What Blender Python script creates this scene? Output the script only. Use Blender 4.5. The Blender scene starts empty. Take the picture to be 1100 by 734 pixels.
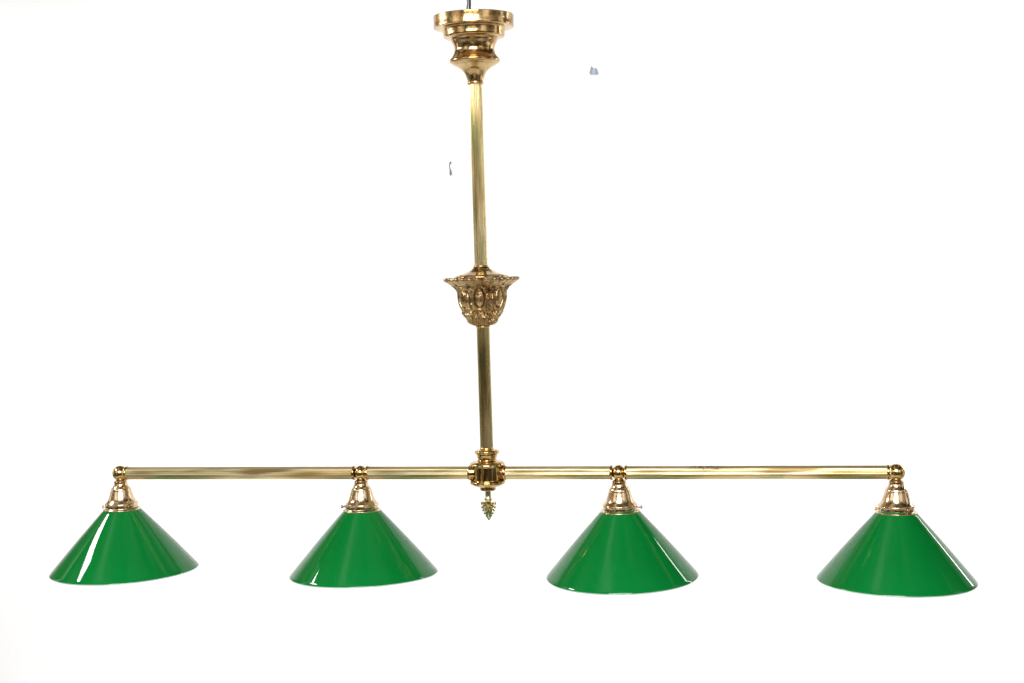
import bpy, bmesh, math, random
from mathutils import Vector, Matrix, noise
PI = math.pi
random.seed(4)
scene = bpy.context.scene
C = scene.collection

# ------------------------------------------------------------------ helpers
def link(name, bm, mats, parent=None, smooth=True, auto=None):
    me = bpy.data.meshes.new(name)
    bmesh.ops.recalc_face_normals(bm, faces=bm.faces)
    bm.to_mesh(me); bm.free()
    for m in (mats if isinstance(mats, (list, tuple)) else [mats]):
        me.materials.append(m)
    for p in me.polygons: p.use_smooth = smooth
    o = bpy.data.objects.new(name, me); C.objects.link(o)
    if parent is not None: o.parent = parent
    if auto is not None: me.set_sharp_from_angle(angle=math.radians(auto))
    return o

def smooth_profile(pts, sub=6):
    """Catmull-Rom through (r, z) points; a point given with a third value is a hard corner."""
    out = []
    n = len(pts)
    for i in range(n - 1):
        p1, p2 = pts[i], pts[i + 1]
        p0 = pts[i - 1] if i > 0 and len(p1) == 2 else p1
        p3 = pts[i + 2] if i + 2 < n and len(p2) == 2 else p2
        for k in range(sub):
            t = k / sub
            v = []
            for a in (0, 1):
                v.append(0.5 * ((2 * p1[a]) + (-p0[a] + p2[a]) * t + (2*p0[a] - 5*p1[a] + 4*p2[a] - p3[a]) * t*t
                                + (-p0[a] + 3*p1[a] - 3*p2[a] + p3[a]) * t**3))
            out.append((max(v[0], 0.0002), v[1]))
    out.append((pts[-1][0], pts[-1][1]))
    return out

def lathe(bm, prof, seg=96, mat=0, closed=False, fn=None, axis='z', off=(0, 0, 0)):
    rings = []
    for (r, z) in prof:
        ring = []
        for k in range(seg):
            a = 2 * PI * k / seg
            rr, zz = (r, z) if fn is None else fn(r, z, a)
            p = (rr * math.cos(a), rr * math.sin(a), zz)
            if axis == 'x': p = (p[2], p[0], p[1])
            ring.append(bm.verts.new((p[0] + off[0], p[1] + off[1], p[2] + off[2])))
        rings.append(ring)
    pairs = list(zip(rings, rings[1:])) + ([(rings[-1], rings[0])] if closed else [])
    for a, b in pairs:
        for k in range(seg):
            f = bm.faces.new((a[k], a[(k + 1) % seg], b[(k + 1) % seg], b[k])); f.material_index = mat
    if not closed:
        for ring in (rings[0], rings[-1]):
            f = bm.faces.new(ring); f.material_index = mat
    return rings

def tube(bm, pts, r, seg=12):
    pts = [Vector(p) for p in pts]
    rings = []
    rad = r if isinstance(r, (list, tuple)) else [r] * len(pts)
    for i, p in enumerate(pts):
        d = (pts[min(i + 1, len(pts) - 1)] - pts[max(i - 1, 0)]).normalized()
        u = d.cross(Vector((0.13, 1, 0.07))).normalized(); v = d.cross(u)
        rings.append([bm.verts.new(p + (u * math.cos(2*PI*k/seg) + v * math.sin(2*PI*k/seg)) * rad[i]) for k in range(seg)])
    for a, b in zip(rings, rings[1:]):
        for k in range(seg):
            bm.faces.new((a[k], a[(k+1) % seg], b[(k+1) % seg], b[k]))
    bm.faces.new(rings[0]); bm.faces.new(rings[-1])

def prism(bm, outline, y0, y1, bev=0.0):
    """outline of (x, z) pushed from y0 to y1"""
    a = [bm.verts.new((x, y0, z)) for x, z in outline]
    b = [bm.verts.new((x, y1, z)) for x, z in outline]
    n = len(outline)
    bm.faces.new(a); bm.faces.new(b)
    for k in range(n): bm.faces.new((a[k], a[(k+1) % n], b[(k+1) % n], b[k]))

# ------------------------------------------------------------------ materials
def nodes_of(name):
    m = bpy.data.materials.new(name); m.use_nodes = True
    nt = m.node_tree
    return m, nt, nt.nodes['Principled BSDF']

def ramp(nt, stops):
    r = nt.nodes.new('ShaderNodeValToRGB')
    e = r.color_ramp.elements
    e[0].position, e[0].color = stops[0][0], (*stops[0][1], 1)
    e[1].position, e[1].color = stops[-1][0], (*stops[-1][1], 1)
    for p, c in stops[1:-1]:
        n = e.new(p); n.color = (*c, 1)
    return r

def brass(name, stops, scale=(14, 14, 14), rough=(0.10, 0.26), bump=0.02, bumpscale=90, fine=220):
    m, nt, b = nodes_of(name)
    L = nt.links.new
    tc = nt.nodes.new('ShaderNodeTexCoord'); mp = nt.nodes.new('ShaderNodeMapping')
    mp.inputs['Scale'].default_value = scale
    L(tc.outputs['Object'], mp.inputs['Vector'])
    n1 = nt.nodes.new('ShaderNodeTexNoise'); n1.inputs['Scale'].default_value = 1; n1.inputs['Detail'].default_value = 5
    n1.inputs['Roughness'].default_value = 0.6
    if bump == 0: n1.inputs['Detail'].default_value = 1.5
    L(mp.outputs['Vector'], n1.inputs['Vector'])
    r = ramp(nt, stops)
    L(n1.outputs['Fac'], r.inputs['Fac']); L(r.outputs['Color'], b.inputs['Base Color'])
    n2 = nt.nodes.new('ShaderNodeTexNoise'); n2.inputs['Scale'].default_value = fine; n2.inputs['Detail'].default_value = 4
    L((tc.outputs['Object'] if bump > 0 else mp.outputs['Vector']), n2.inputs['Vector'])
    if bump == 0: n2.inputs['Scale'].default_value = 1.3; n2.inputs['Detail'].default_value = 1
    mr = nt.nodes.new('ShaderNodeMapRange')
    mr.inputs['From Min'].default_value = .3; mr.inputs['From Max'].default_value = .7
    mr.inputs['To Min'].default_value = rough[0]; mr.inputs['To Max'].default_value = rough[1]
    L(n2.outputs['Fac'], mr.inputs['Value']); L(mr.outputs['Result'], b.inputs['Roughness'])
    b.inputs['Metallic'].default_value = 1
    n3 = nt.nodes.new('ShaderNodeTexNoise'); n3.inputs['Scale'].default_value = bumpscale; n3.inputs['Detail'].default_value = 3
    L(tc.outputs['Object'], n3.inputs['Vector'])
    bp = nt.nodes.new('ShaderNodeBump'); bp.inputs['Strength'].default_value = 1; bp.inputs['Distance'].default_value = bump * 0.01
    L(n3.outputs['Fac'], bp.inputs['Height']); L(bp.outputs['Normal'], b.inputs['Normal'])
    return m

M = {}
M['canopy'] = brass('warm_polished_brass', [(.30, (.24, .13, .045)), (.44, (.54, .34, .14)), (.58, (.66, .46, .23)), (.70, (.36, .33, .13))],
                    scale=(22, 22, 22), rough=(.14, .26), bump=.07, bumpscale=40)
M['hub'] = brass('red_polished_brass', [(.30, (.34, .18, .06)), (.48, (.62, .41, .17)), (.70, (.70, .53, .26))],
                 scale=(40, 40, 40), rough=(.08, .2), bump=.03)
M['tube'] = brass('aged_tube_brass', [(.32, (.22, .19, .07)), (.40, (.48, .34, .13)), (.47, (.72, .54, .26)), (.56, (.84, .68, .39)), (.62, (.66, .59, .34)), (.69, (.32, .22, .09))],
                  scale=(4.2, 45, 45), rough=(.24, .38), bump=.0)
M['tube_stained'] = M['tube'].copy(); M['tube_stained'].name = 'aged_tube_brass_stained'
def stain(m):
    nt = m.node_tree; L = nt.links.new; b = nt.nodes['Principled BSDF']
    src = b.inputs['Base Color'].links[0].from_socket
    tc = nt.nodes.new('ShaderNodeTexCoord'); sp = nt.nodes.new('ShaderNodeSeparateXYZ'); L(tc.outputs['Object'], sp.inputs['Vector'])
    def mr(sock, a, b_, c, d):
        q = nt.nodes.new('ShaderNodeMapRange'); L(sock, q.inputs['Value'])
        for k, v in zip(('From Min', 'From Max', 'To Min', 'To Max'), (a, b_, c, d)): q.inputs[k].default_value = v
        return q.outputs['Result']
    def mul(a, b_):
        q = nt.nodes.new('ShaderNodeMath'); q.operation = 'MULTIPLY'; L(a, q.inputs[0]); L(b_, q.inputs[1]); return q.outputs[0]
    n = nt.nodes.new('ShaderNodeTexNoise'); n.inputs['Scale'].default_value = 120; L(tc.outputs['Object'], n.inputs['Vector'])
    f = mul(mul(mr(sp.outputs['X'], .115, .145, 0, 1), mr(sp.outputs['X'], .188, .200, 1, 0)), mul(mr(sp.outputs['Z'], .0060, .0085, 0, 1), mr(n.outputs['Fac'], .35, .6, .15, .75)))
    mx = nt.nodes.new('ShaderNodeMix'); mx.data_type = 'RGBA'; L(f, mx.inputs['Factor']); L(src, mx.inputs['A'])
    mx.inputs['B'].default_value = (.10, .05, .03, 1); L(mx.outputs['Result'], b.inputs['Base Color'])
stain(M['tube_stained'])
M['stem'] = brass('aged_stem_brass', [(.32, (.28, .27, .11)), (.41, (.58, .45, .20)), (.52, (.82, .65, .34)), (.60, (.78, .66, .38)), (.70, (.36, .34, .15))],
                  scale=(40, 40, 5), rough=(.16, .3), bump=.0)
M['stem_dark'] = brass('tarnished_stem_brass', [(.30, (.20, .17, .07)), (.42, (.40, .30, .12)), (.54, (.50, .40, .18)), (.64, (.60, .47, .24)), (.76, (.28, .27, .12))],
                  scale=(40, 40, 7), rough=(.2, .34), bump=.0)
M['holder'] = brass('pale_worn_brass', [(.30, (.46, .27, .12)), (.45, (.66, .47, .27)), (.60, (.76, .60, .40)), (.72, (.52, .35, .19))],
                    scale=(45, 45, 45), rough=(.14, .28), bump=.035, bumpscale=90)
M['ball'] = brass('ball_brass', [(.30, (.40, .25, .09)), (.50, (.66, .47, .19)), (.75, (.74, .56, .26))], scale=(50, 50, 50), rough=(.08, .2), bump=.03)
M['vase'] = brass('antique_cast_brass', [(.30, (.24, .15, .065)), (.46, (.46, .31, .15)), (.60, (.60, .43, .22)), (.72, (.30, .22, .11))],
                  scale=(40, 40, 40), rough=(.22, .38), bump=.03, bumpscale=260)
M['finial'] = brass('pale_finial_brass', [(.30, (.72, .62, .38)), (.70, (.88, .80, .54))], scale=(60, 60, 60), rough=(.16, .26))

def green_glass():
    m, nt, b = nodes_of('green_cased_glass'); L = nt.links.new
    tc = nt.nodes.new('ShaderNodeTexCoord')
    n = nt.nodes.new('ShaderNodeTexNoise'); n.inputs['Scale'].default_value = 7; n.inputs['Detail'].default_value = 2
    L(tc.outputs['Object'], n.inputs['Vector'])
    r = ramp(nt, [(.3, (.13, .72, .36)), (.7, (.20, .82, .44))])
    L(n.outputs['Fac'], r.inputs['Fac']); L(r.outputs['Color'], b.inputs['Base Color'])
    b.inputs['Roughness'].default_value = .035
    b.inputs['IOR'].default_value = 1.5
    b.inputs['Specular IOR Level'].default_value = 0
    b.inputs['Coat Weight'].default_value = 1                  # the clear green casing over the opal core
    b.inputs['Coat IOR'].default_value = 1.42
    b.inputs['Coat Roughness'].default_value = .03
    b.inputs['Coat Tint'].default_value = (.020, .275, .098, 1)
    n3 = nt.nodes.new('ShaderNodeTexNoise'); n3.inputs['Scale'].default_value = 9; n3.inputs['Detail'].default_value = 1
    L(tc.outputs['Object'], n3.inputs['Vector'])
    bp = nt.nodes.new('ShaderNodeBump'); bp.inputs['Strength'].default_value = 1; bp.inputs['Distance'].default_value = .0012
    L(n3.outputs['Fac'], bp.inputs['Height']); L(bp.outputs['Normal'], b.inputs['Normal'])
    L(bp.outputs['Normal'], b.inputs['Coat Normal'])
    return m
def let_through(m, col, fac):
    nt = m.node_tree; b = nt.nodes['Principled BSDF']; out = nt.nodes['Material Output']
    tr = nt.nodes.new('ShaderNodeBsdfTranslucent'); tr.inputs['Color'].default_value = (*col, 1)
    mx = nt.nodes.new('ShaderNodeMixShader'); mx.inputs['Fac'].default_value = fac
    nt.links.new(b.outputs['BSDF'], mx.inputs[1]); nt.links.new(tr.outputs['BSDF'], mx.inputs[2])
    nt.links.new(mx.outputs['Shader'], out.inputs['Surface'])
M['green'] = green_glass(); let_through(M['green'], (.015, .70, .18), .12)
def plain(name, col, rough=.5, metal=0, spec=None):
    m, nt, b = nodes_of(name); L = nt.links.new
    tc = nt.nodes.new('ShaderNodeTexCoord'); n = nt.nodes.new('ShaderNodeTexNoise')
    n.inputs['Scale'].default_value = 30
    L(tc.outputs['Object'], n.inputs['Vector'])
    r = ramp(nt, [(.3, tuple(c * .88 for c in col)), (.7, tuple(min(1, c * 1.08) for c in col))])
    L(n.outputs['Fac'], r.inputs['Fac']); L(r.outputs['Color'], b.inputs['Base Color'])
    b.inputs['Roughness'].default_value = rough; b.inputs['Metallic'].default_value = metal
    if spec is not None: b.inputs['Specular IOR Level'].default_value = spec
    return m
M['opal'] = plain('white_opal_glass', (.80, .84, .82), .08)
let_through(M['opal'], (.9, .95, .92), .5)
M['lip'] = plain('pale_glass_edge', (.42, .66, .54), .05)
M['black'] = plain('black_wire', (.012, .013, .016), .45)
M['grey_wire'] = plain('grey_wire', (.10, .10, .11), .5)
M['steel'] = plain('dark_screw_metal', (.40, .30, .24), .3, 1)
M['hook'] = plain('grey_hook_metal', (.15, .15, .14), .5, 0)
M['clip_blue'] = plain('blue_grey_plastic', (.33, .41, .56), .5)
M['clip_grey'] = plain('grey_plastic', (.26, .26, .26), .5)

def wall_mat():
    m, nt, b = nodes_of('white_wall_paint'); L = nt.links.new
    tc = nt.nodes.new('ShaderNodeTexCoord'); n = nt.nodes.new('ShaderNodeTexNoise')
    n.inputs['Scale'].default_value = .8; n.inputs['Detail'].default_value = 3
    L(tc.outputs['Object'], n.inputs['Vector'])
    r = ramp(nt, [(.3, (.850, .858, .862)), (.7, (.868, .876, .882))])
    L(n.outputs['Fac'], r.inputs['Fac']); L(r.outputs['Color'], b.inputs['Base Color'])
    b.inputs['Roughness'].default_value = .9; b.inputs['Specular IOR Level'].default_value = .15
    n3 = nt.nodes.new('ShaderNodeTexNoise'); n3.inputs['Scale'].default_value = 60; n3.inputs['Detail'].default_value = 3
    L(tc.outputs['Object'], n3.inputs['Vector'])
    bp = nt.nodes.new('ShaderNodeBump'); bp.inputs['Strength'].default_value = .4; bp.inputs['Distance'].default_value = .002
    L(n3.outputs['Fac'], bp.inputs['Height']); L(bp.outputs['Normal'], b.inputs['Normal'])
    return m
M['wall'] = wall_mat()

# ------------------------------------------------------------------ setting: white backdrop sweeping down to a floor
WY = 2.0
bm = bmesh.new()
prof = [(WY, 1.60), (WY, .9), (WY, 0), (WY, -.95)]
for k in range(1, 13):
    a = k / 12 * PI / 2
    prof.append((WY - .55 * (1 - math.cos(a)), -.95 - .55 * math.sin(a)))
prof += [(.6, -1.5), (-.6, -1.5), (-1.9, -1.5)]
X0, X1 = -4.2, 3.4
cols = [[bm.verts.new((x, y, z)) for (y, z) in prof] for x in (X0, -2, 0, 1.6, X1)]
for a, b in zip(cols, cols[1:]):
    for k in range(len(prof) - 1): bm.faces.new((a[k], b[k], b[k+1], a[k+1]))
wall = link('wall', bm, M['wall']); wall['kind'] = 'structure'
md = wall.modifiers.new('thickness', 'SOLIDIFY'); md.thickness = .03; md.offset = 1
# keep the front face exactly at WY: the solid grows away from the room
# ------------------------------------------------------------------ the billiard light
root = bpy.data.objects.new('billiard_light', None); C.objects.link(root)
root['label'] = 'brass billiard light with four green glass cone shades hanging before a white wall'
root['category'] = 'pendant light'

# canopy
bm = bmesh.new()
lathe(bm, smooth_profile([
    (.004, .9405, 1), (.0780, .9405, 1), (.0800, .9425), (.0822, .9420), (.0825, .9395), (.0820, .930), (.0825, .9200), (.0815, .9180), (.079, .9172, 1),
    (.0655, .9165, 1), (.0640, .9150), (.0632, .9080), (.0630, .9015), (.0615, .8985), (.0585, .8972, 1), (.0500, .8962, 1),
    (.0482, .8930), (.0470, .8900), (.0435, .8830), (.0412, .8750), (.0425, .8670), (.0465, .8590), (.0512, .8540), (.0522, .8510), (.0508, .8480),
    (.0480, .8455, 1), (.0465, .8448, 1), (.0430, .8420), (.0340, .8375), (.0262, .8310), (.0205, .8225), (.0170, .8130), (.0162, .8095, 1), (.010, .8093)], 5), 128)
canopy = link('canopy', bm, M['canopy'], root, auto=32)
bm = bmesh.new()
lathe(bm, smooth_profile([(.010, .8095, 1), (.0150, .8095, 1), (.0168, .8080), (.0170, .8050), (.0155, .8025, 1), (.010, .8025)], 4), 64)
link('collar', bm, M['hub'], canopy, auto=40)
# two tiny round-headed screws on the canopy band
for a in (-78, -30):
    bm = bmesh.new()
    ca, sa = math.cos(math.radians(a)), math.sin(math.radians(a))
    bmesh.ops.create_uvsphere(bm, u_segments=12, v_segments=8, radius=.0022)
    s = link('screw', bm, M['holder'], canopy); s.location = (.0822 * ca, .0822 * sa, .930)

# reeded tubes
def reeded(name, length, r, mat, parent, axis='z', loc=(0, 0, 0), n=20, depth=.0006, twist=0.0):
    bm = bmesh.new()
    seg = n * 6
    fn = lambda rr, zz, a: (rr - depth * (abs(math.sin(n * (a + twist * zz) / 2)) ** .7 < 0) - depth * (1 - abs(math.sin(n * (a + twist * zz) / 2))) ** 1.0, zz)
    k = 8
    lathe(bm, [(r, length * i / k) for i in range(k + 1)], seg, fn=fn, axis=axis)
    o = link(name, bm, mat, parent, auto=35); o.location = loc
    return o
reeded('stem', .8060 - .4310, .0138, M['stem'], root, loc=(0, 0, .4310))
lower = reeded('stem', .3030 - .0530, .0134, M['stem_dark'], root, loc=(0, 0, .0530)); lower['label'] = 'darker, more tarnished reeded brass tube below the ornamental vase'

# vase ornament
def vase_fn(r, z, a):
    d = 0
    # lip scallops
    if z < .4072 and z > .386:
        w = min(1, (z - .386) / .008, (.4072 - z) / .0012)
        k = 26
        s = abs(math.cos(k * a / 2 + .25 * math.sin(3 * a))) ** .55
        d += w * (.0075 * s - .0055) * (r / .07)
        z += (r > .069) * .0016 * (s - .6)
    if .306 < z <= .391:
        ph = (a + PI / 2 - .10) / (2 * PI) * 7
        u = (ph - round(ph)) * (2 * PI / 7) * r                  # metres along the girth from the nearest egg
        zc = .3655
        e = math.hypot(u / .0098, (z - zc) / .0185)
        if e < 1: d += .0048 * math.sqrt(1 - e * e) - .0010      # the egg
        elif e < 1.14: d -= .0024 * math.sin((e - 1) / .14 * PI) + .0008
        elif e < 1.55: d += .0030 * math.sin((e - 1.14) / .41 * PI) ** .7   # raised border
        elif z > .345:
            v = (ph + .5 - round(ph + .5)) * (2 * PI / 7) * r        # dart between the eggs
            d += .0030 * max(0, 1 - abs(v) / .0035) - .0016
        if e >= 1.55:                                            # curling foliage around and between the eggs
            q = noise.noise(Vector((math.cos(a) * r * 80, math.sin(a) * r * 80, z * 42 + 3)))
            d += .0040 * (max(0, 1 - abs(q) * 3.4)) ** 1.3 - .0018
        w = min(1, max(0, (z - .380) / .006))
        d += w * .0020 * math.cos(ph * 2 * PI * 4)
        if z < .342:
            w = min(1, (.342 - z) / .006) * min(1, (z - .306) / .003)
            v = (ph * 2 - round(ph * 2)) * 2
            zz = (z - .306) / .036
            leaf = 1 - abs(v) / max(.05, math.sin(min(1, zz * .9 + .15) * PI) ** .6)
            d += w * (.0052 * max(0, leaf) ** .5 - .0030 + .0013 * math.cos(abs(v) * 14 - z * 700))
    if .306 < z < .41:
        d += .0005 * noise.noise(Vector((math.cos(a) * r * 190, math.sin(a) * r * 190, z * 190)))
    return max(r + d, .001), z
prof = smooth_profile([(.010, .4090, 1), (.0660, .4062), (.0730, .4066), (.0768, .4040), (.0752, .3995), (.0690, .3960), (.0620, .3915), (.0540, .3850),
                       (.0495, .3780), (.0484, .3660), (.0465, .3530), (.0422, .3420), (.0378, .3320), (.0326, .3220), (.0255, .3130), (.0195, .3085), (.010, .3065)], 12)
bm = bmesh.new(); lathe(bm, prof, 504, fn=vase_fn)
vase = link('ornamental_vase', bm, M['vase'], root, auto=70)
bm = bmesh.new()
lathe(bm, smooth_profile([(.010, .4040, 1), (.0560, .4040, 1), (.0560, .4085, 1), (.0545, .4105), (.0490, .4115), (.0480, .4125, 1), (.0400, .4150), (.0290, .4190), (.0200, .4240), (.0170, .4280, 1), (.010, .4282)], 5), 96)
link('cap', bm, M['hub'], vase, auto=35)
for z, r in ((.4285, .0158), (.3035, .0150)):
    bm = bmesh.new()
    lathe(bm, smooth_profile([(.010, z - .0012, 1), (r - .002, z - .0012, 1), (r, z), (r, z + .0025), (r - .002, z + .0040, 1), (.010, z + .0040)], 4), 64)
    link('collar', bm, M['ball'], vase, auto=40)

# hub
bm = bmesh.new()
lathe(bm, smooth_profile([
    (.008, .0530, 1), (.0140, .0530, 1), (.0145, .0515), (.0140, .0490, 1), (.0200, .0488, 1), (.0245, .0470), (.0258, .0445), (.0250, .0415), (.0232, .0395, 1),
    (.0222, .0385, 1), (.0205, .0330), (.0196, .0280), (.0215, .0250, 1), (.0300, .0240), (.0355, .0205), (.0368, .0170), (.0360, .0145, 1), (.0310, .0138, 1),
    (.0300, .0120), (.0298, -.0130), (.0310, -.0150, 1), (.0350, -.0155, 1), (.0368, -.0180), (.0362, -.0215), (.0300, -.0260), (.0230, -.0285), (.0170, -.0292, 1),
    (.0166, -.0295, 1), (.0166, -.0350), (.0155, -.0365, 1), (.006, -.0368)], 5), 128)
hub = link('hub', bm, M['hub'], root, auto=32)
for s in (-1, 1):                                    # sockets that take the bar ends
    bm = bmesh.new()
    lathe(bm, smooth_profile([(.010, .024, 1), (.0145, .024, 1), (.0150, .030), (.0158, .0345), (.0160, .0375), (.0148, .0400, 1), (.010, .0402)], 4), 64, axis='x')
    o = link('socket', bm, M['hub'], hub, auto=35)
    if s < 0: o.rotation_euler = (0, 0, PI)

# finial: short pin, bead and palmette leaf
bm = bmesh.new()
lathe(bm, smooth_profile([(.002, -.0360, 1), (.0062, -.0360, 1), (.0062, -.0480), (.0066, -.0500), (.0080, -.0535), (.0080, -.0565), (.0055, -.0600), (.002, -.0620)], 5), 32)
# palmette leaf: shield-shaped outline with curled side tips, ribs fanning from the middle, relief on both faces
half = [(.0020, -.0570), (.0050, -.0588), (.0072, -.0612), (.0095, -.0650), (.0120, -.0640), (.0148, -.0608), (.0164, -.0622), (.0158, -.0664),
        (.0118, -.0688), (.0154, -.0706), (.0152, -.0742), (.0104, -.0752), (.0138, -.0778), (.0126, -.0812), (.0084, -.0808), (.0110, -.0842),
        (.0094, -.0874), (.0056, -.0860), (.0072, -.0900), (.0050, -.0926), (.0028, -.0966), (.0000, -.1004)]
outl = half + [(-x, z) for x, z in reversed(half[:-1])]
dense = []
for i in range(len(outl) - 1):
    for k in range(4):
        t = k / 4; dense.append((outl[i][0] * (1-t) + outl[i+1][0] * t, outl[i][1] * (1-t) + outl[i+1][1] * t))
dense.append(outl[-1])
ctr = (0, -.0625)
NR = 12
g0 = None
for side in (-1, 1):
    grid = []
    for i in range(NR + 1):
        s_ = (i + .2) / (NR + .2); row = []
        for (x, z) in dense:
            an = math.atan2(x, -(z - ctr[1]))
            rib = abs(math.cos(an * 5.0)) ** 1.2
            th = (.0002 + .0060 * rib * math.sin(min(1, s_ * 1.1) * PI) ** .5 + .0016 * (1 - s_)) if i < NR else .0005
            row.append(bm.verts.new((ctr[0] + (x - ctr[0]) * s_, side * th, ctr[1] + (z - ctr[1]) * s_)))
        grid.append(row)
    n_ = len(dense)
    for i in range(NR):
        for j in range(n_): bm.faces.new((grid[i][j], grid[i][(j+1) % n_], grid[i+1][(j+1) % n_], grid[i+1][j]))
    bm.faces.new(grid[0])
    if g0:
        for j in range(n_): bm.faces.new((g0[-1][j], g0[-1][(j+1) % n_], grid[-1][(j+1) % n_], grid[-1][j]))
    g0 = grid
link('finial', bm, M['finial'], root, auto=50)

# bar: four lengths of reeded tube between joints and hub
JX = [-.825, -.275, .275, .825]
ball = .0168
for a, b in ((-.825 + .010, -.275 - .016), (-.275 + .016, -.030), (.030, .275 - .016), (.275 + .016, .825 - .010)):
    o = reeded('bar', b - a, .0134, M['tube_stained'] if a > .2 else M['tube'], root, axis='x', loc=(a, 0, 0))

# joints, holders and shades
TILT = [(-.009, -.0132), (-.005, -.0253), (-.0027, .0339), (.0172, -.0044)]
SCREW0 = [-160, 180, 4, -172]
shade_labels = [
    'green glass cone shade at the left end of the bar, a white streak of light down its left side',
    'green glass cone shade second from the left, just left of the central stem',
    'green glass cone shade just right of the central stem',
    'green glass cone shade at the right end of the bar, the widest in view']
for j, x in enumerate(JX):
    end = j in (0, 3)
    bm = bmesh.new()
    n = 32
    R = .0170 if end else .0160
    sx = 1.0 if end else .86
    prof = []
    for i in range(n + 1):
        a = PI * (i / n) * .998 + .003
        prof.append((R * math.sin(a), R * sx * math.cos(a)))
    lathe(bm, prof, 64, axis='x')
    jt = link('ball_joint', bm, M['ball'], root); jt.location = (x, 0, 0)
    for s in ((1,) if j == 0 else (-1,) if j == 3 else (-1, 1)):
        bm = bmesh.new()
        x0 = (.0125 if end else .0122)
        lathe(bm, smooth_profile([(.008, x0, 1), (.0138, x0, 1), (.0150, x0 + .0015), (.0150, x0 + .0042), (.0140, x0 + .0055, 1), (.008, x0 + .0056)], 4), 48, axis='x')
        o = link('joint_ring', bm, M['hub'], jt, auto=40)
        if s < 0: o.rotation_euler = (0, 0, PI)
    tx, ty = TILT[j]
    rot = (Matrix.Rotation(ty, 4, 'X') @ Matrix.Rotation(tx, 4, 'Y'))
    piv = Matrix.Translation((x, 0, 0)) @ rot
    # holder (bell shaped gallery)
    bm = bmesh.new()
    outer = smooth_profile([(.008, -.0120, 1), (.0105, -.0150, 1), (.0138, -.0168), (.0144, -.0185), (.0143, -.0215), (.0152, -.0250), (.0172, -.0290), (.0200, -.0322),
                            (.0214, -.0355), (.0218, -.0380, 1), (.0224, -.0385, 1), (.0240, -.0445), (.0262, -.0520), (.0292, -.0585), (.0322, -.0620), (.0340, -.0640, 1),
                            (.0356, -.0652), (.0360, -.0675), (.0352, -.0695), (.0350, -.0745), (.0362, -.0765), (.0398, -.0775, 1), (.0404, -.0785), (.0400, -.0797, 1)], 5)
    inner = [(.0375, -.0797), (.0340, -.0760), (.0335, -.0680), (.0270, -.0600), (.0200, -.0380), (.010, -.0300)]
    lathe(bm, outer + inner, 112)
    hd = link('shade_holder', bm, M['holder'], root, auto=32); hd.matrix_local = piv
    for q in range(3):
        az = math.radians(SCREW0[j] + 120 * q)
        bm = bmesh.new()
        lathe(bm, smooth_profile([(.0007, 0, 1), (.0017, .0002, 1), (.0017, .0080, 1), (.0032, .0082, 1), (.0036, .0096), (.0032, .0112, 1), (.0006, .0114)], 3), 20, axis='x')
        sc = link('thumb_screw', bm, M['steel'] if j in (1, 2) else M['holder'], hd, auto=40)
        ln = .0345 if j in (1, 2) else .0305
        sc.location = (ln * math.cos(az), ln * math.sin(az), -.0718)
        sc.rotation_euler = (0, 0, az)
    # shade
    bm = bmesh.new()
    Rr, zr = (.1588, .1567, .1562, .1548)[j], -.213
    rn, zn = .0405, -.0790
    def wob(r, z, a, j=j):
        w = (r / .157)
        return r + w * (.0006 * math.cos(2 * a + j) + .0003 * math.cos(3 * a + 2 * j)), z + w * .0010 * math.cos(2 * a + 1.3 * j)
    seg = 160
    outer = [(.0335, -.0660), (.0345, -.0740), (.0365, -.0775), (.0400, -.0800)]
    K = 26
    for i in range(1, K + 1):
        t = i / K
        outer.append((.0400 + (Rr - .0400) * t, -.0800 + (zr + .0800) * t + .0016 * math.sin(PI * t)))
    rings = lathe_o = None
    sN = Vector((Rr - .04, 0, zr + .08)).normalized()   # down the slope
    nin = Vector((-.0, 0, 0))
    th = .0032
    # inward normal in (r, z): slope (dr, dz) -> (dz, -dr) with r decreasing
    dr, dz = (Rr - .04), (zr + .08); ll = math.hypot(dr, dz); ni = (dz / ll, -dr / ll)
    lip = [(Rr + .0002, zr - .0010), (Rr - .0008, zr - .0020), (Rr - .0022, zr - .0022)]
    inn = []
    for i in range(K, -1, -1):
        t = i / K
        r0, z0 = .0400 + (Rr - .0400) * t, -.0800 + (zr + .0800) * t + .0016 * math.sin(PI * t)
        inn.append((r0 + ni[0] * th, z0 + ni[1] * th))
    inn += [(.0330, -.0800), (.0310, -.0740), (.0305, -.0660)]
    allp = outer + lip + inn
    rings = []
    for (r, z) in allp:
        ring = []
        for k in range(seg):
            a = 2 * PI * k / seg; rr, zz = wob(r, z, a)
            ring.append(bm.verts.new((rr * math.cos(a), rr * math.sin(a), zz)))
        rings.append(ring)
    no, nl = len(outer), len(lip)
    for i in range(len(rings)):
        a, b = rings[i], rings[(i + 1) % len(rings)]
        mi = 0 if i < no - 1 else 1 if i < no + nl else 2
        for k in range(seg):
            f = bm.faces.new((a[k], a[(k+1) % seg], b[(k+1) % seg], b[k])); f.material_index = mi
    sh = link('lamp_shade', bm, [M['green'], M['lip'], M['opal']], root, auto=40); sh.matrix_local = piv
    sh['label'] = shade_labels[j]

# wires from the canopy up to the ceiling
bm = bmesh.new()
tube(bm, [(-.0075 + .0022 * math.sin(i * .9), -.004 + .001 * math.cos(i * .9), .9400 + .030 * i) for i in range(0, 14)], .0024, 12)
link('wire', bm, M['black'], root)
bm = bmesh.new()
tube(bm, [(-.0185, -.006, .9400), (-.0160, -.006, .9470), (-.0118, -.0055, .9560), (-.0100, -.005, .9680), (-.0105, -.003, .9850), (-.0120, -.002, 1.04), (-.0110, -.002, 1.2), (-.0120, -.002, 1.33)], .0016, 10)
link('wire', bm, M['grey_wire'], root)

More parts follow.
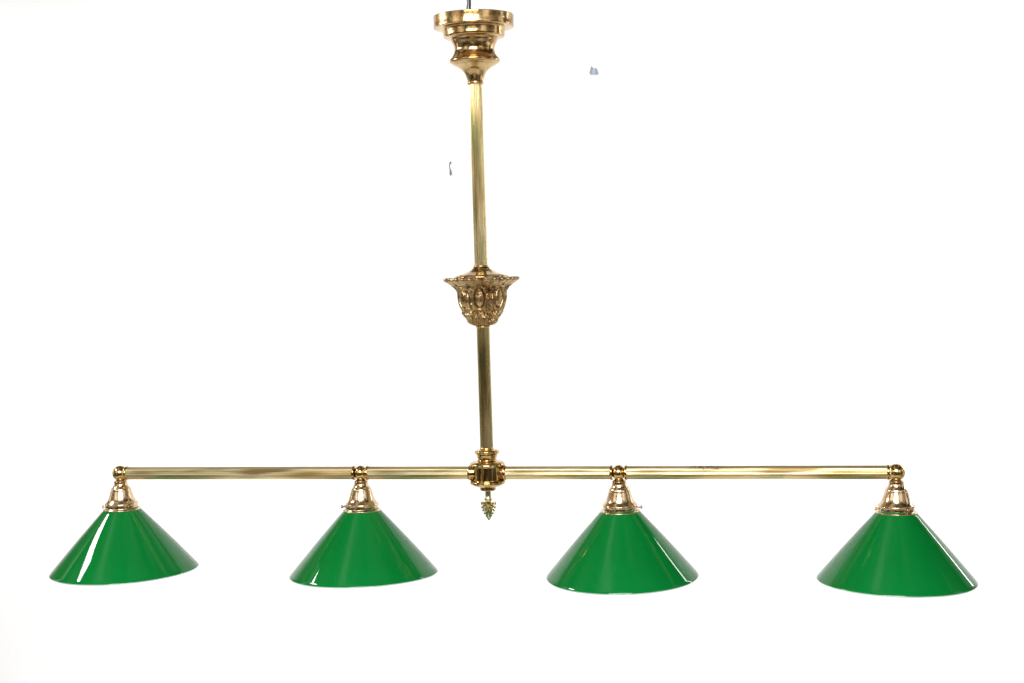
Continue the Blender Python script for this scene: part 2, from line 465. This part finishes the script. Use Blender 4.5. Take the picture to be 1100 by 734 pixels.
# ------------------------------------------------------------------ small things on the wall
hk = bpy.data.objects.new('wall_hook', None); C.objects.link(hk)
hk.location = (-.541, WY, .774)
hk['label'] = 'tiny grey metal hook on the white wall, left of the upper stem'; hk['category'] = 'hook'
bm = bmesh.new()
tube(bm, [(.000, -.001, .0195), (-.0025, -.004, .0150), (-.0030, -.006, .0060), (-.0010, -.006, -.0030), (.0005, -.006, -.0100)], [.0024, .0018, .0015, .0020, .0030], 10)
link('shank', bm, M['hook'], hk)
bm = bmesh.new()
bmesh.ops.create_uvsphere(bm, u_segments=16, v_segments=12, radius=.0042); bmesh.ops.scale(bm, vec=(1, .9, 2.1), verts=bm.verts)
o = link('knob', bm, M['hook'], hk); o.location = (.0010, -.007, -.0165)
bm = bmesh.new()
bmesh.ops.create_uvsphere(bm, u_segments=16, v_segments=12, radius=.0034)
o = link('nail_head', bm, M['hook'], hk); o.location = (.0005, -.002, .0205)

cl = bpy.data.objects.new('wall_clip', None); C.objects.link(cl)
cl.location = (-.030, WY, 1.083)
cl['label'] = 'small blue-grey clip stuck on the white wall, right of the canopy'; cl['category'] = 'clip'
bm = bmesh.new(); prism(bm, [(-.0085, -.0110), (.0070, -.0110), (.0055, .0050), (-.0005, .0085), (-.0070, .0040)], -.009, -.0015)
link('body', bm, M['clip_blue'], cl, smooth=False)
bm = bmesh.new(); prism(bm, [(-.0145, -.0085), (-.0080, -.0115), (-.0035, .0100), (-.0085, .0155), (-.0105, .0050)], -.012, -.001)
link('jaw', bm, M['clip_grey'], cl, smooth=False)
bm = bmesh.new(); prism(bm, [(.0060, -.0115), (.0150, -.0115), (.0105, .0060), (.0050, .0070)], -.012, -.001)
link('jaw', bm, M['clip_grey'], cl, smooth=False)

# ------------------------------------------------------------------ camera (fitted to the photograph)
cam = bpy.data.cameras.new('camera'); co = bpy.data.objects.new('camera', cam); C.objects.link(co)
Rv = Vector((0.98023678, 0.19558528, -0.02970275)); Uv = Vector((0.01898351, 0.05645455, 0.99822468)); Fv = Vector((-0.19691491, 0.97906041, -0.05162593))
m3 = Matrix((Rv, Uv, -Fv)).transposed()
co.matrix_world = Matrix.Translation((.6517, -2.94, .4279)) @ m3.to_4x4()
cam.sensor_width = 36; cam.lens = 1561.6 / 1100 * 36; cam.clip_end = 100; cam.clip_start = .05
scene.camera = co

# ------------------------------------------------------------------ light
def area(name, loc, target, w, h, power, col=(1, 1, 1), spread=180):
    l = bpy.data.lights.new(name, 'AREA'); l.shape = 'RECTANGLE'; l.size = w; l.size_y = h; l.energy = power; l.color = col
    l.spread = math.radians(spread)
    o = bpy.data.objects.new(name, l); C.objects.link(o); o.location = loc
    o.rotation_euler = (Vector(target) - Vector(loc)).to_track_quat('-Z', 'Y').to_euler()
    return o
area('backdrop_lamp', (-3.3, .5, .8), (-1.5, WY, .7), .6, 2.4, 13, spread=120)
area('backdrop_lamp', (2.8, .5, .4), (.9, WY, .2), .6, 2.4, 7.5, spread=120)
area('added_backdrop_top_fill', (-.5, .6, 2.05), (-.5, WY, .6), 5.2, .3, 13.5, spread=110)  # added fill above the frame, only to brighten the wall evenly
area('added_backdrop_low_fill', (-.5, .6, -1.40), (-.5, WY, -.45), 4.8, .25, 5.5, spread=110)  # added fill near the floor, lifts the lower part of the wall
area('key_softbox', (-2.4, -3.0, 1.5), (-.2, 0, .1), 1.6, 1.6, 9, (1, .992, .975))
area('fill_softbox', (3.2, -2.8, 1.3), (.2, 0, .1), 1.6, 1.6, 8, (1, .992, .975))
area('front_softbox', (.4, -3.9, 2.2), (0, 0, -.1), 2.6, 1.6, 185, (1, .99, .975))
area('top_strip_lamp', (-2.12, -.24, 1.20), (-.83, -.05, -.15), .54, .24, 15.0)
area('side_strip_lamp', (2.35, 1.80, .80), (.6, 0, -.1), .10, 1.3, 6)

w = bpy.data.worlds.new('World'); scene.world = w; w.use_nodes = True
nt = w.node_tree; bg = nt.nodes['Background']; L = nt.links.new
tc = nt.nodes.new('ShaderNodeTexCoord'); n = nt.nodes.new('ShaderNodeTexNoise')
n.inputs['Scale'].default_value = 2.1; n.inputs['Detail'].default_value = 2
L(tc.outputs['Generated'], n.inputs['Vector'])
r = ramp(nt, [(.36, (.022, .016, .010)), (.48, (.10, .08, .058)), (.57, (.30, .27, .23)), (.67, (.90, .88, .84))])
L(n.outputs['Fac'], r.inputs['Fac']); L(r.outputs['Color'], bg.inputs['Color'])
bg.inputs['Strength'].default_value = 1.0

scene.render.engine = 'CYCLES'
scene.view_settings.view_transform = 'Standard'; scene.view_settings.look = 'None'
scene.view_settings.exposure = 0; scene.view_settings.gamma = 1
scene.render.resolution_x = 1024; scene.render.resolution_y = 683
